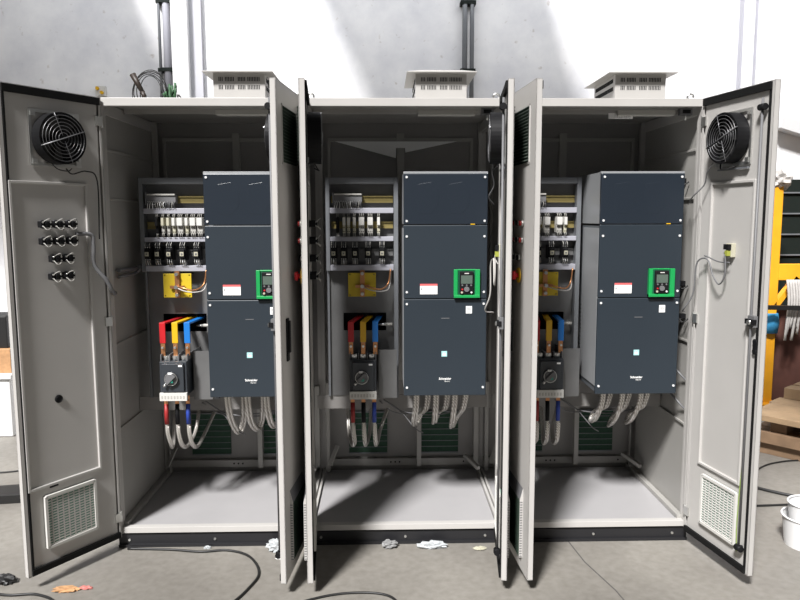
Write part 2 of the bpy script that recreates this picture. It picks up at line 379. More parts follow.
for c,(a,b_) in zip(cabs,TH):
    L_,R_=doors(c); L_.rotation_euler=(0,0,-R(a)); R_.rotation_euler=(0,0,R(b_))
# outer side walls
for c,x,s in ((cabs[0],-.45,1),(cabs[2],.45,-1)):
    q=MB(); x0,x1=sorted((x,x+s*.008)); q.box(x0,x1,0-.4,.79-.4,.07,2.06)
    q.build('side_panel',PAINTSIDE_SHADED,c)
    q=MB()
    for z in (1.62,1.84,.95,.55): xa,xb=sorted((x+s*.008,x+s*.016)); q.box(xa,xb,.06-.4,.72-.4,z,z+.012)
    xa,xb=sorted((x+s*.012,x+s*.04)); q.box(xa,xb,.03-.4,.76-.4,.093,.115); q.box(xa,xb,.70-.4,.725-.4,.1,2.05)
    q.build('side_rail',PAINTSIDE_SHADED,c,bev=.002)
def door_tf(ci,side):
    a=TH[ci][0 if side>0 else 1]; return Vector((DX[ci]-side*.425,-.015,0)), (-R(a) if side>0 else R(a))
def on_door(ci,side,u_,z,y=0):
    P,a=door_tf(ci,side); v=Matrix.Rotation(a,3,'Z')@Vector((side*u_,y,0)); return (P.x+v.x,P.y+v.y,z), a

# ------------------------------------------------------------ roof vents
O=(.165,.21,2.066); q0=thing('roof_vent','','vent',O)
q=MB(O)
q.box(.05,.28,.05,.37,2.067,2.178)
q.build('vent_body',PAINT,q0,bev=.001)
q=MB(O)
for z0,z1 in ((2.110,2.128),(2.145,2.163)):
    q=MB(O)
    for k in range(26):
        if k in (3,10,11,17): continue
        x=.075+k*.0071; q.box(x,x+.0032,.0485,.0502,z0,z1)
    q.build('vent_slots',BLACK,q0)
    for xa in (.0485,.2798):
        q=MB(O)
        for k in range(30): y=.08+k*.009; q.box(xa,xa+.0017,y,y+.004,z0,z1)
        q.build('vent_slots',BLACK,q0)
q=MB(O); q.poly([(.01,.01,2.178),(.32,.01,2.178),(.32,.41,2.178),(.01,.41,2.178)],(0,0,.003)); q.poly([(.01,.01,2.181),(.32,.01,2.181),(.26,.08,2.20),(.07,.08,2.20)],(0,0,.001))
q.build('vent_cap',PAINT,q0)
triple(q0,['slotted square roof vent on the left cabinet','slotted square roof vent on the middle cabinet','slotted square roof vent on the right cabinet'],'slotted roof vents')
for i,dx in enumerate(DX):
    for x in (-.425,.425):
        if (i,x) in ((0,-.425),): continue
        q=MB((dx+x,.12,2.066)); q.box(dx+x-.008,dx+x+.008,.10,.14,2.066,2.072); q.ring((dx+x,.12,2.09),.014,.005,seg=20); q.build
        tag(q.build('lifting_eye',STEEL),'steel lifting eye on the %s cabinet roof at its %s front corner'%(CN[i],'left' if x<0 else 'right'),'lifting eye','roof lifting eyes')

# ------------------------------------------------------------ variable speed drives
O=(.187,.2,.713); dv=thing('motor_drive','','motor drive',O); x0,x1=-.005,.378
q=MB(O); q.box(x0+.004,x1-.004,.05,.36,.72,1.50,DHOUS); q.box(x0+.001,x1-.001,.05,.36,1.51,1.744,HOUS); q.box(x0,x1,.036,.06,1.738,1.747,HOUS)
q.box(x0-.001,x0+.003,.045,.30,.75,1.49,HOUS)
for k in range(18): q.box(x0+.0035,x0+.0045,.10,.33,.76+k*.02,.766+k*.02,BLACK)
q.build('housing',None,dv,bev=.0015)
q=MB(O); q.box(x0,x1,.03,.05,1.509,1.738); 
q.build('top_cover',NAVY2,dv,bev=.003)
q=MB(O)
for cx in (.11,.25):
    q.poly([(cx-.05,.0295,1.56),(cx+.01,.0295,1.555),(cx+.045,.0295,1.60),(cx+.045,.0295,1.66),(cx+.01,.0295,1.70),(cx-.05,.0295,1.69)],(0,.002,0))
q.build('embossed_panel',NAVY2,dv,bev=.0008)
q=MB(O); q.box(x0,x1,.03,.05,1.170,1.506); q.build('middle_cover',NAVY,dv,bev=.003)
q=MB(O); q.box(x0,x1,.03,.05,.713,1.167); q.build('bottom_cover',NAVY,dv,bev=.003)
for z in (1.722,1.525,1.455,1.20,1.145,.752):
    for x in (x0+.014,x1-.014):
        q=MB(O); q.cyl((x,.030,z),(x,.026,z),.0055,seg=10); q.build('screw',SCREW,dv)
q=MB(O); q.box(.30,.32,.028,.031,1.508,1.512); q.build('latch',YELP,dv)
# keypad bay
q=MB(O); kx0,kx1,kz0,kz1=.224,.344,1.174,1.305
q.box(kx0,kx0+.018,.012,.032,kz0,kz1); q.box(kx1-.022,kx1,.012,.032,kz0,kz1); q.box(kx0,kx1,.010,.032,kz0,kz0+.014); q.box(kx0,kx1,.018,.032,kz1-.006,kz1)
bay=q.build('keypad_bay',GREEN,dv,bev=.002)
q=MB(O); q.box(kx0+.018,kx1-.022,.020,.031,kz0+.014,kz1-.006); q.build('bay_back',DGREEN,bay)
q=MB(O); q.box(.250,.314,.006,.020,1.192,1.296); kp=q.build('keypad',BLACK,dv,bev=.003)
q=MB(O); q.box(.256,.308,.0045,.0065,1.240,1.278); q.build('display',LCD,kp)
q=MB(O); q.box(.272,.292,.0045,.0065,1.285,1.289); q.build('keypad_logo',WHITE,kp)
q=MB(O); q.cyl((.282,.006,1.215),(.282,.001,1.215),.012,seg=20); q.build('dial',CABG,kp)
q=MB(O)
for x in (.262,.282,.302): q.cyl((x,.006,1.233),(x,.004,1.233),.004,seg=8,m=CABG)
q.cyl((.260,.006,1.200),(.260,.003,1.200),.005,seg=10,m=CREAM); q.cyl((.304,.006,1.200),(.304,.003,1.200),.004,seg=10,m=PAPER); q.cyl((.262,.006,1.214),(.262,.003,1.214),.004,seg=8,m=REDP)
q.build('button',None,kp)
q=MB(O); q.box(.070,.150,.0285,.0302,1.190,1.236,PAPER); q.box(.070,.150,.0280,.0286,1.229,1.238,PINK)
for k in range(5): q.box(.084,.145,.0281,.0286,1.196+k*.006,1.1972+k*.006,LAMPG)
q.poly([(.073,.0281,1.212),(.081,.0281,1.212),(.077,.0281,1.219)],(0,.0005,0),BLACK); q.build('warning_sticker',None,dv)
q=MB(O); q.box(.282,.310,.0285,.0302,1.100,1.134,PAPER)
for k in range(4): q.box(.286,.306,.0281,.0286,1.105+k*.006,1.107+k*.006,CABG)
q.build('info_sticker',None,dv)
q=MB(O); q.box(.170,.196,.0285,.0302,.898,.924,TEAL); q.box(.175,.191,.0281,.0286,.903,.912,PAPER); q.ring((.183,.0284,.914),.005,.0008,m=PAPER,seg=14); q.build('badge',None,dv,bev=.001)
text_mesh('Schneider',.0145,'brand_text',dv,(.187-O[0],.0288-O[1],.793-O[2]),PAPER,.0003)
text_mesh('Electric',.0085,'brand_text',dv,(.197-O[0],.0288-O[1],.781-O[2]),PAPER)
q=MB(O); q.box(.168,.206,.0288,.0301,1.0765,1.0795); q.build('faint_marking',CABG,dv)
triple(dv,['dark slate motor drive in the left cabinet, its keypad half hidden by a door','dark slate motor drive with green keypad in the middle cabinet','dark slate motor drive in the right cabinet, its grey left side showing'],'dark slate motor drives')

# drive output cables: three loops per drive
def loops(ci):
    dx=DX[ci]
    for k,xx in enumerate((.050,.145,.235)):
        j=random.uniform(-.006,.006); zb=.475+.015*((k+ci)%3)-.02*(ci==0)
        P=smooth([(dx+xx,.10,.712),(dx+xx,.12,.64),(dx+xx+j,.20,.54),(dx+xx+.008,.31,zb),(dx+xx+.03,.31,zb+.05),(dx+xx+.055,.22,.60),(dx+xx+.065,.17,.712)],8)
        o0=(dx+xx,.2,.6); q=MB(o0); q.tube(P,.0085,8); q.tube([p+Vector((.014,.006,.004)) for p in P],.0085,8)
        w_=('leftmost','middle','rightmost')[k]
        tag(q.build('braided_cable',BRAID),'%s of the silver cable loops hanging under the %s drive'%(w_,CN[ci]),'cable','silver cable loops under the drives')
for i in range(3): loops(i)

# ------------------------------------------------------------ equipment frame
O=(-.2,.33,.64); ef=thing('equipment_frame','','equipment frame',O)
q=MB(O)  # back plate with a window
X0,X1=-.378,-.024
q.box(X0,X1,.335,.340,1.065,1.735); q.box(X0,X1,.335,.340,.64,.975); q.box(X0,-.30,.335,.340,.975,1.065); q.box(-.085,X1,.335,.340,.975,1.065)
q.build('back_plate',ZINC,ef)
q=MB(O); q.box(-.31,-.075,.46,.465,.95,1.09); q.box(-.31,-.305,.34,.46,.95,1.09); q.box(-.08,-.075,.34,.46,.95,1.09); q.box(-.31,-.075,.34,.46,1.085,1.09); q.box(-.31,-.075,.34,.46,.95,.955); q.build('cutout_shade_box',BLACK,ef)  # added black box, paints the darkness seen through the window
q=MB(O); q.box(X0,X0+.020,.28,.335,1.28,1.735); q.box(X0,X0+.012,.32,.335,.64,1.28); q.box(X1-.022,X1,.28,.335,.64,1.735); q.box(X0+.02,X1-.022,.28,.335,1.704,1.735)
q.build('uprights',FRAMEG,ef,bev=.002)
for z0,z1 in ((1.562,1.588),(1.426,1.448),(1.282,1.310)):
    q=MB(O); q.box(X0+.021,X1-.023,.275,.335,z0,z1)
    d_=q.build('cable_duct',DUCT,ef,bev=.002)
for z in (1.63,1.505,1.37):
    q=MB(O); q.box(X0+.025,X1-.025,.318,.335,z-.017,z+.017); q.box(X0+.025,X1-.025,.312,.318,z+.011,z+.017); q.box(X0+.025,X1-.025,.312,.318,z-.017,z-.011); q.build('mounting_rail',BRASS if z>1.45 else ZINC,ef)
q=MB(O); q.box(-.44,.43,.345,.375,.585,.625); q.box(-.44,.43,.341,.345,.57,.64); q.build('support_beam',PAINTIN_SHADED,ef,bev=.001)
q=MB(O); q.box(-.125,-.035,.20,.205,.66,.90); q.box(-.125,-.121,.20,.335,.66,.90); q.build('side_plate',ZINC,ef)
triple(ef,['grey equipment frame with cable ducts in the left cabinet','grey equipment frame with cable ducts in the middle cabinet','grey equipment frame with cable ducts in the right cabinet'],'grey equipment frames')

# terminal strip
O=(-.27,.29,1.605); t=thing('terminal_strip','','terminal strip',O)
q=MB(O); q.box(-.338,-.200,.275,.312,1.613,1.655); q.box(-.342,-.338,.262,.312,1.605,1.665); q.build('housing',CABG,t,bev=.001)
q=MB(O); q.box(-.336,-.202,.268,.276,1.650,1.657); q.build('label_strip',LAMPG,t)
q=MB(O)
for k in range(16): q.cyl((-.332+k*.0086,.275,1.62),(-.332+k*.0086,.271,1.62),.0024,seg=8)
q.build('screw',STEEL,t)
q=MB(O)
for k in range(14):
    x=-.330+k*.0095; q.tube(smooth([(x,.272,1.618),(x+random.uniform(-.004,.004),.262,1.605),(x+random.uniform(-.006,.006),.27,1.585)],4),.0014,5,m=random.choice((PAPER,CABG,LAMPG,CABG)))
q.build('wire',None,t)
triple(t,['long grey terminal strip at the top of the left cabinet frame','long grey terminal strip at the top of the middle cabinet frame','long grey terminal strip at the top of the right cabinet frame'],'terminal strips')

# relays and contactors on the rails
def make_relay(wd,body,foot):
    t=thing('relay','','relay',(0,0,0)); h=wd/2
    q=MB(); q.box(-h,h,-.06,-.018,.002,.040); q.build('relay_body',body,t,bev=.0015)
    q=MB(); q.box(-h,h,-.045,0,-.036,.002); q.box(-h,h,-.018,0,.002,.044); q.build('socket',foot,t,bev=.001)
    q=MB(); n=max(2,int(wd/.008))
    for k in range(n):
        x=-h+wd*(k+.5)/n; q.cyl((x,-.045,-.008),(x,-.047,-.008),.0022,seg=8,m=BLACK); q.cyl((x,-.045,-.028),(x,-.047,-.028),.0022,seg=8,m=BLACK)
    q.build('terminal',None,t)
    q=MB()
    for k in range(n):
        x=-h+wd*(k+.5)/n; q.tube(smooth([(x,-.043,-.034),(x+.001,-.05,-.045),(x-.001,-.035,-.056)],4),.0013,5); q.tube(smooth([(x,-.04,.042),(x,-.046,.05),(x,-.03,.062)],4),.0013,5)
    q.build('wire',LAMPG,t)
    return t
def place(root,label,group,loc,used=[],rz=0):
    if root in used: o=dup(root,0,label,group)
    else: used.append(root); o=root; o['label']=label; o['group']=group
    o.location=loc; o.rotation_euler=(0,0,rz); return o
rn=make_relay(.014,WHITE,CREAM); rw=make_relay(.026,WHITE,LAMPG); rb=make_relay(.013,BLACK,BLACK); rc=make_relay(.013,CREAM,LAMPG)
ORD=['first','second','third','fourth','fifth','sixth','seventh','eighth']
rows=[[(-.292,rb),(-.262,rc),(-.236,rc),(-.210,rn),(-.180,rw),(-.148,rn),(-.118,rw),(-.085,rw)],
      [(-.320,rb),(-.288,rn),(-.266,rn),(-.238,rn),(-.203,rw),(-.161,rw),(-.120,rn)],
      [(-.320,rb),(-.288,rn),(-.262,rn),(-.232,rn),(-.195,rw),(-.135,rw),(-.105,rn)]]
for i in range(3):
    for k,(x,rt) in enumerate(rows[i]):
        kind='slim black relay' if rt is rb else 'wide white relay' if rt is rw else 'slim cream relay' if rt is rc else 'slim white relay'
        place(rt,'%s, %s from the left on the upper rail of the %s cabinet'%(kind,ORD[k],CN[i]),'relays on the upper rails',(DX[i]+x,.312,1.502))
def make_contactor():
    t=thing('contactor','','contactor',(0,0,0))
    q=MB(); q.box(-.016,.016,-.05,0,-.032,.036); q.box(-.012,.012,-.066,-.05,-.018,.022); q.build('contactor_body',BLACK,t,bev=.002)
    q=MB(); q.box(-.009,.009,-.069,-.066,-.010,.010,CREAM); q.box(-.004,.004,-.071,-.069,-.004,.004,CABG); q.build('label_window',None,t)
    q=MB()
    for x in (-.010,0,.010):
        for z in (-.027,.031): q.cyl((x,-.05,z),(x,-.053,z),.0028,seg=8)
    q.build('screw',STEEL,t)
    q=MB()
    for x in (-.010,0,.010):
        q.tube(smooth([(x,-.050,-.029),(x+.001,-.058,-.040),(x,-.04,-.055)],4),.0017,5,m=LAMPG if x else PAPER); q.tube(smooth([(x,-.05,.033),(x,-.056,.043),(x,-.04,.056)],4),.0017,5,m=LAMPG if x else CABG)
    q.build('wire',None,t); return t
ct=make_contactor()
for i in range(3):
    for k,x in enumerate((-.340,-.291,-.236,-.172,-.104)):
        place(ct,'small black contactor, %s from the left on the lower rail of the %s cabinet'%(ORD[k],CN[i]),'contactors on the lower rails',(DX[i]+x,.312,1.368))

# yellow board with copper studs
O=(-.203,.32,1.155); t=thing('insulation_board','','board',O)
q=MB(O); q.box(-.271,-.135,.262,.272,1.155,1.272); q.build('board',YEL,t,bev=.001)
for x in (-.262,-.144):
    for z in (1.163,1.264): q=MB(O); q.cyl((x,.262,z),(x,.334,z),.004,seg=8); q.build('spacer',CABG,t)
q=MB(O); q.box(-.212,-.190,.25,.262,1.155,1.285,COP); q.box(-.235,-.165,.245,.256,1.200,1.214,COP); q.cyl((-.201,.25,1.208),(-.201,.225,1.208),.009,m=STEEL); q.cyl((-.201,.25,1.17),(-.201,.235,1.17),.008,m=STEEL); q.cyl((-.201,.25,1.27),(-.201,.235,1.27),.008,m=STEEL)
q.build('copper_cross',None,t)
q=MB(O); q.tube(smooth([(-.200,.235,1.215),(-.16,.215,1.205),(-.11,.22,1.195),(-.075,.26,1.22),(-.062,.27,1.29)],6),.004,6,m=COP); q.build('wire',None,t); q=MB(O); q.tube(smooth([(-.200,.235,1.205),(-.15,.21,1.19),(-.10,.22,1.185),(-.07,.26,1.20),(-.060,.29,1.28)],6),.003,6,m=RAG); q.build('wire',None,t)
triple(t,['yellow insulation board with copper studs in the left cabinet','yellow insulation board with copper studs in the middle cabinet','yellow insulation board with copper studs in the right cabinet'],'yellow insulation boards')

# busbars
for k,(nm,x,xs,m_) in enumerate((('red',-.256,-.215,REDP),('yellow',-.197,-.165,YELP),('blue',-.139,-.115,BLUEP))):
    O=(x,.18,.88); t=thing('busbar','','busbar',O)
    q=MB(O); h=.014
    q.poly([(x-h,.165,1.045),(x-h,.165,.945),(x-h,.175,.945),(x-h,.175,1.036),(xs-h,.41,1.036),(xs-h,.41,1.045)],(2*h,0,0))
    sl_=q.build('sleeve',m_,t,bev=.0015)
    q=MB(O); q.box(x-.010,x+.010,.167,.173,.885,.947); q.build('copper_tip',COP,t)
    q=MB(O); q.cyl((x,.167,.925),(x,.155,.925),.006,seg=6); q.build('bolt',STEEL,t)
    triple(t,['%s sleeved busbar above the breaker in the %s cabinet'%(nm,c) for c in CN],'sleeved busbars')
q0=MB((-.10,.3,1.01)); q0.cyl((-.125,.29,1.012),(-.09,.29,1.012),.003,.008,seg=10,m=STEEL); q0.cyl((-.09,.29,1.012),(-.055,.29,1.012),.008,seg=10,m=LAMPG); q0.cyl((-.06,.29,1.012),(-.06,.336,1.012),.004,seg=8,m=STEEL)
s0=q0.build('standoff_insulator'); tag(s0,'','insulator'); triple(s0,['small grey stand-off insulator right of the blue busbar in the %s cabinet'%c for c in CN],'stand-off insulators')

# moulded case breaker
O=(-.197,.22,.66); t=thing('circuit_breaker','','circuit breaker',O)
q=MB(O); q.box(-.262,-.134,.12,.33,.70,.865); q.box(-.250,-.146,.108,.12,.72,.857); q.build('breaker_body',mat('breaker_charcoal',(.03,.035,.042),.4),t,bev=.003)
q=MB(O)
for x in (-.262,-.221,-.179,-.138): q.box(x,x+.004,.14,.24,.865,.895)
q.build('phase_barrier',CABG,t)
for x in (-.240,-.198,-.156):
    q=MB(O); q.box(x-.012,x+.012,.16,.20,.865,.885); q.cyl((x,.16,.876),(x,.152,.876),.006,seg=8); q.build('terminal',STEEL,t)
q=MB(O); q.box(-.262,-.134,.105,.125,.678,.716,WHITE)
for k in range(8): q.box(-.254+k*.0145,-.246+k*.0145,.1042,.105,.688,.703,LAMPG)
q.build('front_label',None,t,bev=.001)
q=MB(O); q.cyl((-.203,.108,.785),(-.203,.094,.785),.030,.027,seg=24,m=CABG)
hd=q.build('rotary_handle',None,t)
q=MB(O); q.bar((-.222,.085,.768),(-.184,.085,.806),  .012,.016,m=CABG); q.box(-.210,-.192,.0835,.0925,.770,.784,GTEAL); q.cyl((-.226,.096,.762),(-.238,.09,.752),.006,seg=8,m=STEEL); q.box(-.216,-.198,.0925,.0942,.808,.818,PAPER); q.ring((-.203,.095,.785),.030,.0018,seg=24,m=STEEL); q.build('grip',None,hd)
q=MB(O); q.box(-.170,-.152,.1068,.1082,.842,.850); q.build('rating_mark',PAPER,t)
triple(t,['black moulded circuit breaker with rotary handle in the %s cabinet'%c for c in CN],'black moulded circuit breakers')

# breaker outgoing cables
for i in range(3):
    for k,(x,m_,nm) in enumerate(((-.250,DRED,'red'),(-.198,BLACK,'black'),(-.146,DBLUE,'blue'))):
        dx=DX[i]; O=(dx+x,.16,.56); t=thing('feeder_cable','silver cable with %s end sleeve under the breaker in the %s cabinet'%(nm,CN[i]),'cable',O,0,'feeder cables under the breakers')
        q=MB(O); q.tube([(dx+x,.165,.648),(dx+x,.16,.60),(dx+x,.16,.55)],.0105,10); q.build('sleeve',m_,t)
        q=MB(O); q.box(dx+x-.009,dx+x+.009,.160,.166,.64,.69); q.cyl((dx+x,.160,.664),(dx+x,.152,.664),.006,seg=6); q.build('lug',COP,t)
        e=(.03 if k!=0 else -.04)
        P=smooth([(dx+x,.16,.56),(dx+x+.0,.165,.50),(dx+x+.004,.20,.43),(dx+x+e*.3,.28,.40),(dx+x+e*.8,.37,.44),(dx+x+e+.03*(k==2),.43,.53),(dx+x+e+.05*(k==2),.46,.60)],8)
        q=MB(O); q.tube(P,.0085,8); q.tube([p+Vector((.008,-.004,.008)) for p in P[4:]],.005,6); q.build('braid',BRAID,t)
# loose diagonal wires under the frames
for i in range(3):
    dx=DX[i]; O=(dx,.33,.5); q=MB(O)
    q.tube(smooth([(dx-.10,.32,.62),(dx-.02,.30,.57),(dx+.06,.28,.48),(dx+.10,.30,.45)],6),.003,6)
    q.tube(smooth([(dx-.10,.32,.62),(dx+.0,.31,.56),(dx+.16,.30,.545),(dx+.30,.33,.56)],6),.003,6)
    q.tube(smooth([(dx-.12,.33,.61),(dx-.04,.40,.53),(dx+.10,.5,.50),(dx+.28,.5,.53)],6),.003,6)
    tag(q.build('loose_wiring',CABG),'thin dark wires strung below the frame of the %s cabinet'%CN[i],'wiring','thin wires below the frames')

# ------------------------------------------------------------ door fans
def make_fan():
    t=thing('cooling_fan','','fan',(0,0,0))
    q=MB()
    q.box(-.112,-.100,.002,.007,-.112,.112); q.box(.100,.112,.002,.007,-.112,.112); q.box(-.100,.100,.002,.007,.100,.112); q.box(-.100,.100,.002,.007,-.112,-.100)
    for a in (-1,1):
        for b_ in (-1,1): q.box(min(a*.085,a*.105),max(a*.085,a*.105),.006,.012,min(b_*.085,b_*.105),max(b_*.085,b_*.105))
    q.build('mounting_plate',STEEL,t)
    q=MB(); n=40; vs=[]
    for k in range(n+1):
        a=2*math.pi*k/n; c_,s_=math.cos(a),math.sin(a); vs.append((c_,s_))
    for (c0,s0_),(c1,s1_) in zip(vs,vs[1:]):
        q.poly([(c0*.104,.006,s0_*.104),(c1*.104,.006,s1_*.104),(c1*.098,.006,s1_*.098),(c0*.098,.006,s0_*.098)],(0,.055,0))
    q.cyl((0,.006,0),(0,.010,0),.10,seg=40)
    q.build('housing',BLACK,t)
    q=MB(); q.cyl((0,.01,0),(0,.05,0),.036,seg=28); q.build('motor_hub',BLACK,t)
    for k in range(7):
        a=2*math.pi*k/7; q=MB(); pts=[]
        q.poly([(math.cos(a)*.034,.022,math.sin(a)*.034),(math.cos(a)*.092,.018,math.sin(a)*.092),(math.cos(a+.62)*.092,.042,math.sin(a+.62)*.092),(math.cos(a+.7)*.034,.036,math.sin(a+.7)*.034)],(0,.002,0))
        q.build('blade',CORD,t)
    q=MB()
    for rr in (.022,.036,.050,.064,.078,.092): q.ring((0,.064,0),rr,.0009,seg=36)
    for a in (-.35,-.35+math.pi/2,-.35+math.pi,-.35+1.5*math.pi):
        q.tube([(math.cos(a)*.012,.064,math.sin(a)*.012),(math.cos(a)*.106,.063,math.sin(a)*.106)],.0012,5)
    q.tube([(-math.cos(.35)*.10,.066,math.sin(.35)*.10),(math.cos(.35)*.10,.066,-math.sin(.35)*.10)],.0022,5)
    q.build('finger_guard',WIREM,t)
    q=MB(); q.tube(smooth([(.04,.03,-.10),(.02,.045,-.125),(-.02,.05,-.13),(-.05,.03,-.118)],6),.0025,6); q.build('lead_wire',CORD,t)
    return t
fan=make_fan()
for ci,side,lab in ((0,1,'black round cooling fan on the wide open left outer door'),(0,-1,'black round cooling fan behind the right door of the left cabinet'),
                    (1,1,'black round cooling fan inside the left door of the middle cabinet'),(1,-1,'black round cooling fan inside the right door of the middle cabinet'),
                    (2,-1,'black round cooling fan on the wide open right outer door')):
    loc,a=on_door(ci,side,.222,1.865,-.004); place(fan,lab,'door cooling fans',loc,rz=a)

# ------------------------------------------------------------ push buttons through the left doors
def make_button(col,emerg=False):
    t=thing('push_button','','push button',(0,0,0))
    q=MB(); q.box(-.024,.024,.008,.034,-.013,.013); q.box(-.006,.006,.034,.042,-.010,.010); q.build('contact_block',BLACK,t,bev=.002)
    q=MB(); q.cyl((0,.004,0),(0,.008,0),.018,seg=16); q.box(-.027,-.024,.008,.02,-.012,.012); q.build('fixing_collar',CABG,t)
    q=MB()
    for x in (-.017,.017):
        for z in (-.008,.008): q.cyl((x,.034,z),(x,.037,z),.0035,seg=8)
    q.build('screw',STEEL,t)
    q=MB(); q.tube(smooth([(-.017,.038,.008),(-.004,.052,.022),(.012,.046,.016),(.017,.038,.008)],4),.0016,5); q.build('wire',LAMPG,t); q=MB(); q.tube(smooth([(.017,.038,-.008),(.010,.052,-.022),(-.006,.046,-.018),(-.017,.038,-.008)],4),.0016,5); q.build('wire',LAMPG,t)
    q=MB()
    if emerg:
        q.cyl((0,-.026,0),(0,-.030,0),.032,seg=24,m=YELP); q.cyl((0,-.03,0),(0,-.042,0),.010,seg=16,m=REDP); q.cyl((0,-.042,0),(0,-.056,0),.020,.017,seg=24,m=REDP); q.build('mushroom_head',None,t)
    else:
        q.cyl((0,-.022,0),(0,-.030,0),.014,seg=16,m=STEEL); q.cyl((0,-.03,0),(0,-.038,0),.011,.010,seg=16,m=col); q.build('lens',None,t)
    return t
bR=make_button(mat('red_lens',(.35,.02,.02),.2)); bK=make_button(BLACK); bE=make_button(REDP,True)
GR=[(1.517,(.300,.242,.184),'top'),(1.448,(.300,.242,.184),'second'),(1.375,(.262,.205),'third'),(1.302,(.268,.208),'bottom')]
for ci in range(3):
    for z,us,rn_ in GR:
        for k,u_ in enumerate(us):
            rt=bE if (rn_=='bottom' and k==0) else (bR if k%2==0 and rn_!='third' else bK)
            loc,a=on_door(ci,1,u_,z,-.004)
            w_=('nearest the free edge','in the middle' if len(us)>2 else 'nearest the hinge','nearest the hinge')[k]
            what='red mushroom emergency stop' if rt is bE else 'push button'
            place(rt,('%s on the left door of the %s cabinet'%(what,CN[ci])) if rt is bE else '%s on the left door of the %s cabinet, %s row, %s'%(what,CN[ci],rn_,w_),'door push buttons',loc,rz=a)
# grey conduit loops at the hinge
def wp(ci,side,u_,y,z): l,_=on_door(ci,side,u_,z,y); return l
q=MB(wp(0,1,.1,.02,1.4)); q.tube(smooth([wp(0,1,.165,.02,1.475),wp(0,1,.10,.03,1.47),wp(0,1,.092,.03,1.42),wp(0,1,.092,.03,1.34),wp(0,1,.05,.05,1.27),wp(0,1,.012,.04,1.215),(-1.325,.05,1.20)],8),.009,10)
tag(q.build('conduit',CABG),'thick grey cable conduit crossing the left outer hinge','conduit')
q=MB(wp(0,1,.1,.02,1.74)); q.tube(smooth([wp(0,1,.20,.03,1.745),wp(0,1,.17,.025,1.725),wp(0,1,.10,.02,1.74),wp(0,1,.05,.02,1.70),wp(0,1,.05,.015,1.45)],8),.003,6)
tag(q.build('fan_cable',CORD),'thin black fan cable below the fan on the left outer door','cable')
q=MB((-1.3,.3,1.28)); q.tube(smooth([(-1.325,.1,1.30),(-1.32,.3,1.295),(-1.29,.31,1.31)],6),.010,8); q.tube(smooth([(-1.325,.1,1.27),(-1.32,.3,1.272),(-1.29,.31,1.30)],6),.008,8)
tag(q.build('conduit',CABG),'grey conduit pair along the left cabinet side wall','conduit')
# right hand doors: rear of a panel meter with its wiring
def meter():
    t=thing('panel_socket','','socket',(0,0,0))
    q=MB(); q.box(-.020,.020,0,.020,-.028,.030); q.build('socket_body',CREAM,t,bev=.002)
    q=MB(); q.box(-.016,.016,.02,.034,.004,.026,BLACK); q.box(-.012,.004,.02,.036,-.022,0,mat('olive_block',(.30,.32,.05),.5)); q.cyl((.010,.02,-.012),(.010,.032,-.012),.005,m=STEEL); q.build('socket_insert',None,t); return t
mt=meter()
for ci,lab in ((1,'cream socket with black insert inside the right door of the middle cabinet'),(2,'cream socket with black insert on the wide open right outer door')):
    loc,a=on_door(ci,-1,.247,1.40,-.004); place(mt,lab,'door sockets',loc,rz=a)
for ci,lab in ((1,'dark wire looping from the socket on the middle cabinet right door'),(2,'dark wire looping across the right outer door to the hinge')):
    q=MB(wp(ci,-1,.2,.02,1.3))
    q.tube(smooth([wp(ci,-1,.245,.03,1.385),wp(ci,-1,.25,.03,1.30),wp(ci,-1,.215,.03,1.255),wp(ci,-1,.17,.03,1.29),wp(ci,-1,.14,.03,1.345),wp(ci,-1,.10,.03,1.36),wp(ci,-1,.065,.04,1.33),wp(ci,-1,.05,.04,1.20),wp(ci,-1,.01,.06,1.12)]+[(DX[ci]+.415,.06,1.10)],8),.0035,6)
    q.tube(smooth([wp(ci,-1,.262,.02,1.35),wp(ci,-1,.19,.02,1.35),wp(ci,-1,.13,.025,1.365),wp(ci,-1,.09,.02,1.37)],6),.003,6)
    tag(q.build('door_wire',CABG if ci==2 else RAG),lab,'wire','looped door wires')
    q=MB(wp(ci,-1,.15,.02,1.8))
    q.tube(smooth([wp(ci,-1,.15,.04,1.77),wp(ci,-1,.11,.04,1.73),wp(ci,-1,.08,.03,1.68),wp(ci,-1,.03,.05,1.63),(DX[ci]+.41,.06,1.60)],8),.003,6)
    tag(q.build('fan_cable',CABG),'thin grey fan cable running to the %s cabinet right hinge'%CN[ci],'cable','thin fan cables')
q=MB(wp(2,-1,.39,.01,.4)); q.tube(smooth([wp(2,-1,.392,.006,.55),wp(2,-1,.390,.012,.40),wp(2,-1,.385,.012,.25),wp(2,-1,.388,.010,.14)],6),.002,6)
tag(q.build('earth_wire',mat('green_yellow_wire',(.25,.35,.08),.5)),'thin green yellow wire low on the right outer door','wire')

# small brackets at right cabinet side wall
for z,yy,lab in ((1.70,.16,'upper dark cable bracket between right drive and side wall'),(1.215,.12,'middle dark cable bracket between right drive and side wall'),(1.06,.10,'lower dark cable bracket between right drive and side wall')):
    q=MB((1.31,yy,z)); q.box(1.292,1.340,yy,yy+.03,z,z+.022,BLACK); q.tube(smooth([(1.30,yy,z+.01),(1.31,yy-.03,z-.012),(1.335,yy-.04,z+.004)],5),.004,6,m=CORD)
    tag(q.build('cable_bracket'),lab,'bracket','cable brackets by the right drive')
for z,lab in ((.80,'dark thin bar from right drive screw to the side wall'),(.66,'short dark bar low on the right cabinet side wall')):
    q=MB((1.31,.1,z)); q.tube([(1.285,.16,z+.045),(1.335,.05,z-.03)],.005,6); tag(q.build('stay_bar',CABG),lab,'bar','thin stay bars by the right drive')

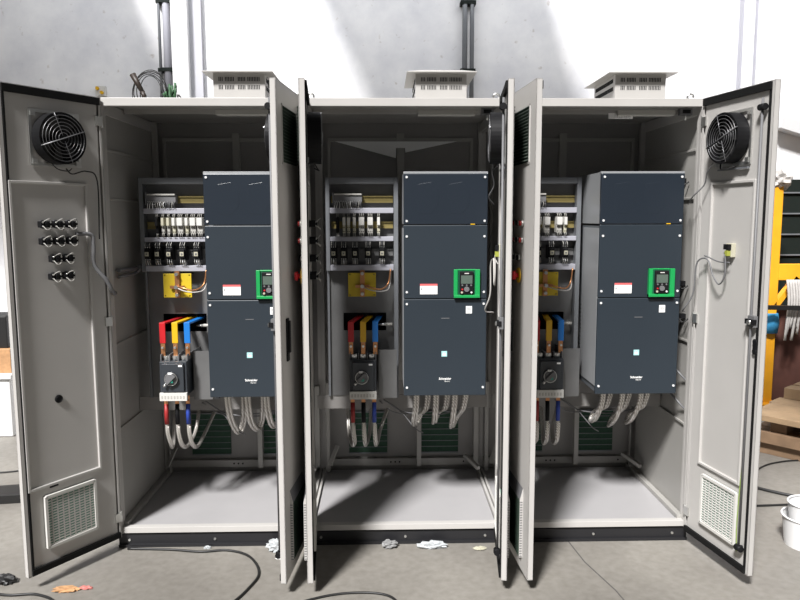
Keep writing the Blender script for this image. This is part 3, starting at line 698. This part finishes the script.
# white strips inside the right cabinet top and terminal comb
q=MB((.52,.35,1.9)); q.box(.535,.543,.34,.36,1.74,1.93); q.box(.535,.56,.34,.36,1.925,1.932); tag(q.build('bracket_strip',PAPER),'thin white bracket strip high inside the right cabinet','bracket')
q=MB((-.05,.75,1.9)); q.poly([(-.36,.752,1.955),(-.025,.752,1.955),(-.025,.752,1.865)],(0,.003,0)); q.poly([(.025,.752,1.955),(.31,.752,1.955),(.025,.752,1.895)],(0,.003,0)); q.box(-.03,.03,.750,.755,1.92,1.955)  # patch of light on the rear wall, built as pale triangles
tag(q.build('painted_light_patch',PAPER),'painted pale triangles of light high on the rear wall of the middle cabinet','light patch')
q=MB((1.0,.06,2.0)); 
for k in range(7): q.box(.955+k*.011,.962+k*.011,.05,.065,1.985,2.0+.012*(k%3==1)+.006)
q.box(.93,1.04,.065,.072,1.985,2.01); tag(q.build('terminal_comb',PAPER),'white terminal comb at the right cabinet ceiling, left of its lamp','terminal')

# ------------------------------------------------------------ on the left cabinet roof
O=(-1.27,.5,2.066)
q=MB(O)
for k in range(5):
    a0=random.uniform(-.1,.1); rr=.085-.004*k
    q.tube([(-1.275+rr*math.cos(a)+.01*math.sin(k+a),.5+.012*k*math.sin(a*.5),2.167+ .115*rr/.085*math.sin(a)+(0 if math.sin(a)>-.8 else .01)) for a in [2*math.pi*j/30 for j in range(31)]],.0025,5)
tag(q.build('cable_coil',CORD),'loose coil of thin black wire standing on the left cabinet roof','cable coil')
q=MB((-1.31,.47,2.066)); q.tube([(-1.292,.47,2.068),(-1.292,.47,2.15),(-1.300,.47,2.17)],.012,8); q.tube([(-1.298,.47,2.165),(-1.345,.47,2.255)],[.011,.016],8); tag(q.build('angled_tool',mat('dark_brown_grip',(.03,.02,.015),.5)),'dark angled tool handle leaning on the left cabinet roof','tool')
q=MB((-1.2,.52,2.066))
for k in range(16):
    a=random.uniform(-1.2,1.2); q.tube(smooth([(-1.165+random.uniform(-.03,.03),.5+random.uniform(-.02,.05),2.069),(-1.165+a*.02,.5,2.12),(-1.17+a*.035+.01,.5+random.uniform(-.03,.03),2.15+random.uniform(-.02,.07))],5),.006,5)
tag(q.build('wire_bundle',LEAFG),'tuft of dark green wires on the left cabinet roof','wire bundle')
q=MB((-1.12,.5,2.066)); q.tube(smooth([(-1.10,.45,2.07),(-1.12,.45,2.15),(-1.09,.45,2.12),(-1.065,.48,2.073)],6),.004,6); tag(q.build('short_cable',CORD),'short bent black cable right of the green wire tuft','cable')
q=MB((1.27,.4,2.066)); q.tube([(1.27,.4,2.067),(1.27,.4,2.12)],[.014,.012],10); q.blob((1.27,.4,2.13),.014,.014,.014,.05); tag(q.build('cable_gland',mat('olive_gland',(.10,.11,.06),.6)),'small dark olive gland on the right cabinet roof near its right end','cable gland')

# ------------------------------------------------------------ floor litter and cords
def crumple(name,label,cx,cy,rx,ry,rz,m_,cat):
    q=MB((cx,cy,0)); q.blob((cx,cy,rz*.72),rx,ry,rz,.28,sub=3); o=q.build(name,m_)
    for v in o.data.vertices: v.co.z=max(v.co.z,.001)
    tag(o,label,cat)
crumple('plastic_bag','crumpled clear plastic bag at the left cabinet plinth',-.60,-.045,.045,.03,.03,BAG,'plastic bag')
crumple('plastic_bag','crumpled clear plastic piece at the middle cabinet plinth, right one',.125,-.04,.065,.022,.018,BAG,'plastic bag')
crumple('plastic_bag','small grey film scrap at the middle cabinet plinth, left one',-.075,-.03,.035,.022,.02,mat('grey_film',(.22,.22,.22),.5),'plastic bag')
crumple('paper_scrap','flat pale paper scrap on concrete before the middle cabinet, right end',.345,-.06,.028,.018,.006,CREAM,'paper')
crumple('paper_scrap','tiny white chip on concrete below the left cabinet',-.57,-.13,.025,.006,.003,PAPER,'paper')
crumple('metal_chip','small shiny chip at the left cabinet plinth near the cord',-.93,-.02,.015,.01,.008,BAG,'chip')
crumple('cardboard_scrap','tan torn cardboard scrap on floor under the left outer door',-1.43,-.38,.055,.022,.008,CARD,'cardboard')
crumple('tape_scrap','pinkish tape scrap beside the tan cardboard',-1.35,-.37,.025,.012,.007,mat('pink_tape',(.5,.16,.14),.6),'tape')
crumple('dark_rag','dark flat rag on floor outside the left outer door',-1.72,-.31,.05,.03,.02,CORD,'rag')
q=MB((-.75,-.1,0)); q.tube(smooth([(-1.30,-.02,.006),(-1.1,-.035,.006),(-.95,-.06,.006),(-.83,-.05,.006),(-.72,-.11,.006),(-.65,-.25,.006),(-.66,-.37,.006),(-.74,-.55,.006),(-.95,-.75,.006)],10),.0055,8)
tag(q.build('power_cable',CORD),'black cord curving over concrete before the left cabinet','cord')
q=MB((-.15,-.5,0)); q.tube(smooth([(-.60,-.62,.005),(-.42,-.50,.005),(-.26,-.445,.005),(-.10,-.46,.005),(-.04,-.56,.005),(-.06,-.75,.005)],10),.005,8)
tag(q.build('power_cable',CORD),'black cord arc on concrete in front of the middle cabinet','cord')
q=MB((-1.7,-.45,0)); q.tube(smooth([(-2.1,-.32,.006),(-1.85,-.36,.006),(-1.66,-.42,.006),(-1.53,-.42,.006),(-1.42,-.50,.006),(-1.4,-.7,.006)],10),.0055,8)
tag(q.build('power_cable',CORD),'black cord on floor at the lower left corner','cord')
q=MB((2.0,.7,0)); q.tube(smooth([(1.6,1.1,.008),(1.85,.85,.008),(2.1,.55,.008),(2.6,.2,.008)],8),.009,8); tag(q.build('power_cable',CORD),'thick dark cord crossing the floor behind the white bucket','cord')
q=MB((1.9,.4,0)); q.tube(smooth([(1.45,.40,.006),(1.8,.38,.006),(2.2,.40,.006),(2.8,.42,.006)],8),.006,8); tag(q.build('power_cable',CORD),'straight brown cord lying behind the white bucket','cord')
q=MB((2.4,1.2,0)); q.tube(smooth([(2.0,.75,.006),(2.25,.98,.006),(2.42,1.06,.006),(2.55,1.08,.006)],8),.005,8); tag(q.build('power_cable',CORD),'thin black cord on floor before the timber stack','cord')

# ------------------------------------------------------------ background right
O=(1.90,-.06,0); t=thing('bucket','white plastic bucket with inner liner, at the right picture edge','bucket',O)
q=MB(O); q.tube([(1.90,-.06,0),(1.90,-.06,.14)],[.10,.115],32,cap=False); q.cyl((1.90,-.06,0),(1.90,-.06,.004),.10,seg=32); q.ring((1.90,-.06,.14),.116,.005,axis='z'); q.build('tub',BUCK,t,smooth=True)
q=MB(O); q.tube([(1.905,-.05,.006),(1.905,-.05,.20)],[.075,.092],24,cap=False); q.ring((1.905,-.05,.20),.092,.005,axis='z'); q.build('liner',BUCK,t,smooth=True)
# timber stack on a lower bundle
O=(3.1,1.75,0)
ang=R(-50); M_=Matrix.Rotation(ang,3,'Z')
def ob(m_,u0,u1,v0,v1,z0,z1,mm=None,c=(2.36,1.30)):
    p=[M_@Vector((a,b_,0)) for a,b_ in ((u0,v0),(u1,v0),(u1,v1),(u0,v1))]
    m_.poly([(c[0]+k.x,c[1]+k.y,z0) for k in p],(0,0,z1-z0),mm)
def plank(u0,u1,v0,v1,z0,z1,m_,label,grp,name='timber_plank'):
    q=MB((2.36,1.30,z0)); ob(q,u0,u1,v0,v1,z0,z1); o=q.build(name,m_,bev=.003); tag(o,label,'plank' if 'plank' in name else 'timber',grp)
for k in range(3): plank(0,1.8,-.02+k*.34,.10+k*.34,.0,.08,WOOD2,'dark bearer under the timber stack, %s from the front'%ORD[k],'bearers of the timber stack','timber_bearer')
for k in range(6): plank(-.02,1.8,-.06+k*.14,.07+k*.14,.081,.155,WOOD2,'rough lower timber of the stack, %s from the front'%ORD[k],'lower timbers')
for k in range(2): plank(.1+k*.9,.2+k*.9,-.02,.75,.156,.235,WOOD2,'spacer block between the timber layers, %s one'%('left' if k==0 else 'right'),'spacers','timber_block')
for k in range(5): plank(-.03+.02*(k%2),1.85,-.10+k*.19,.083+k*.19,.236,.275,WOOD,'broad pale plank on top of the stack, %s from the front'%ORD[k],'broad pale planks')
for k in range(2): plank(.0,.75,.45+k*.16,.58+k*.16,.276,.35,WOOD,'short pale beam lying on the planks, %s one'%('front' if k==0 else 'rear'),'short beams on the stack')
plank(.28,.42,.30,.44,.276,.34,WOOD,'small square wood offcut on top of the planks',None,'timber_block')
# orange gantry
O=(3.05,2.45,0); t=thing('steel_gantry','yellow orange steel gantry standing behind the timber stack','gantry',O)
for x in (3.04,4.0):
    q=MB(O); q.box(x-.05,x+.05,2.42,2.48,0,1.78); q.box(x-.10,x+.10,2.36,2.54,0,.02); q.build('post',ORNG,t,bev=.004)
q=MB(O); q.box(3.09,3.95,2.42,2.48,1.03,1.16); q.build('crossbeam',ORNG,t,bev=.004)
q=MB(O); q.bar((3.07,2.45,.80),(3.25,2.45,1.05),.06,.04); q.build('brace',ORNG,t)
q=MB((3.06,2.45,1.78)); q.blob((3.07,2.45,1.83),.075,.07,.075,.3,sub=3); tag(q.build('rag_bundle',RAG),'crumpled pale rag bundle on top of the gantry post','rag')
q=MB((3.04,2.40,.60)); q.tube([(3.04,2.45,.60),(3.04,2.45,.68),(3.04,2.45,.76)],[.075,.085,.072],10); tag(q.build('blue_cloth',BLUEC),'blue cloth wrapped around the gantry post','cloth')
q=MB((3.2,2.35,.6)); 
for k in range(6): x=3.13+k*.022; q.tube(smooth([(x,2.36,1.04),(x+.01,2.34,.85),(x+random.uniform(-.02,.02),2.35,.55+.05*(k%3))],5),[.012]*11 if False else .011,6)
tag(q.build('hanging_sling',RAG),'pale lifting sling hanging from the gantry crossbeam','sling')
q=MB((3.3,2.3,.8)); q.bar((2.75,2.3,.83),(4.1,2.3,.80),.03,.035); tag(q.build('dark_rail',CORD),'dark horizontal rail crossing before the gantry post','rail')
q=MB((3.5,2.7,0)); q.box(3.13,4.2,2.55,2.62,0,.78); tag(q.build('machine_base',BROWN),'red brown machine panel behind the timber stack','machine')
# dark gate on the wall
O=(3.9,2.96,0); t=thing('roller_gate','dark slatted gate in back wall behind the gantry','gate',O)
q=MB(O); q.box(3.30,5.0,2.95,2.985,.02,1.86); q.build('gate_panel',DARKG,t)
q=MB(O)
for k in range(9): z=.3+k*.18; q.box(3.30,5.0,2.93,2.95,z,z+.012)
q.build('gate_bar',FRAMEG,t)
# ------------------------------------------------------------ background left
O=(-2.95,1.95,0); t=thing('white_bin','white box bin beyond the left outer door','bin',O)
q=MB(O); q.box(-3.2,-2.73,1.75,2.2,0,.42); q.build('bin_body',BUCK,t,bev=.01)
q=MB(O); q.box(-3.22,-2.71,1.73,2.22,.42,.45); q.build('bin_lid',BUCK,t,bev=.005)
q=MB((-2.95,2.0,.45)); q.box(-3.1,-2.74,1.8,2.1,.45,.62); tag(q.build('orange_box',CARD,bev=.004),'orange brown carton on the white bin','carton')
q=MB((-2.95,2.0,.62)); q.box(-3.1,-2.78,1.85,2.1,.62,.85); tag(q.build('dark_case',CORD,bev=.006),'dark case stacked on the orange brown carton','case')
q=MB((-2.3,.6,0)); q.poly([(-2.6,.48,0),(-2.08,.55,0),(-2.08,.72,0),(-2.6,.62,0)],(0,0,.05)); tag(q.build('steel_channel',CORD,bev=.003),'black steel channel on floor beyond the left outer door','channel')
q=MB((-2.3,1.0,0)); q.tube(smooth([(-2.7,1.0,.006),(-2.4,1.02,.006),(-2.2,1.12,.006),(-2.1,1.3,.006)],6),.005,6); tag(q.build('power_cable',CORD),'thin cord on floor near the white bin','cord')
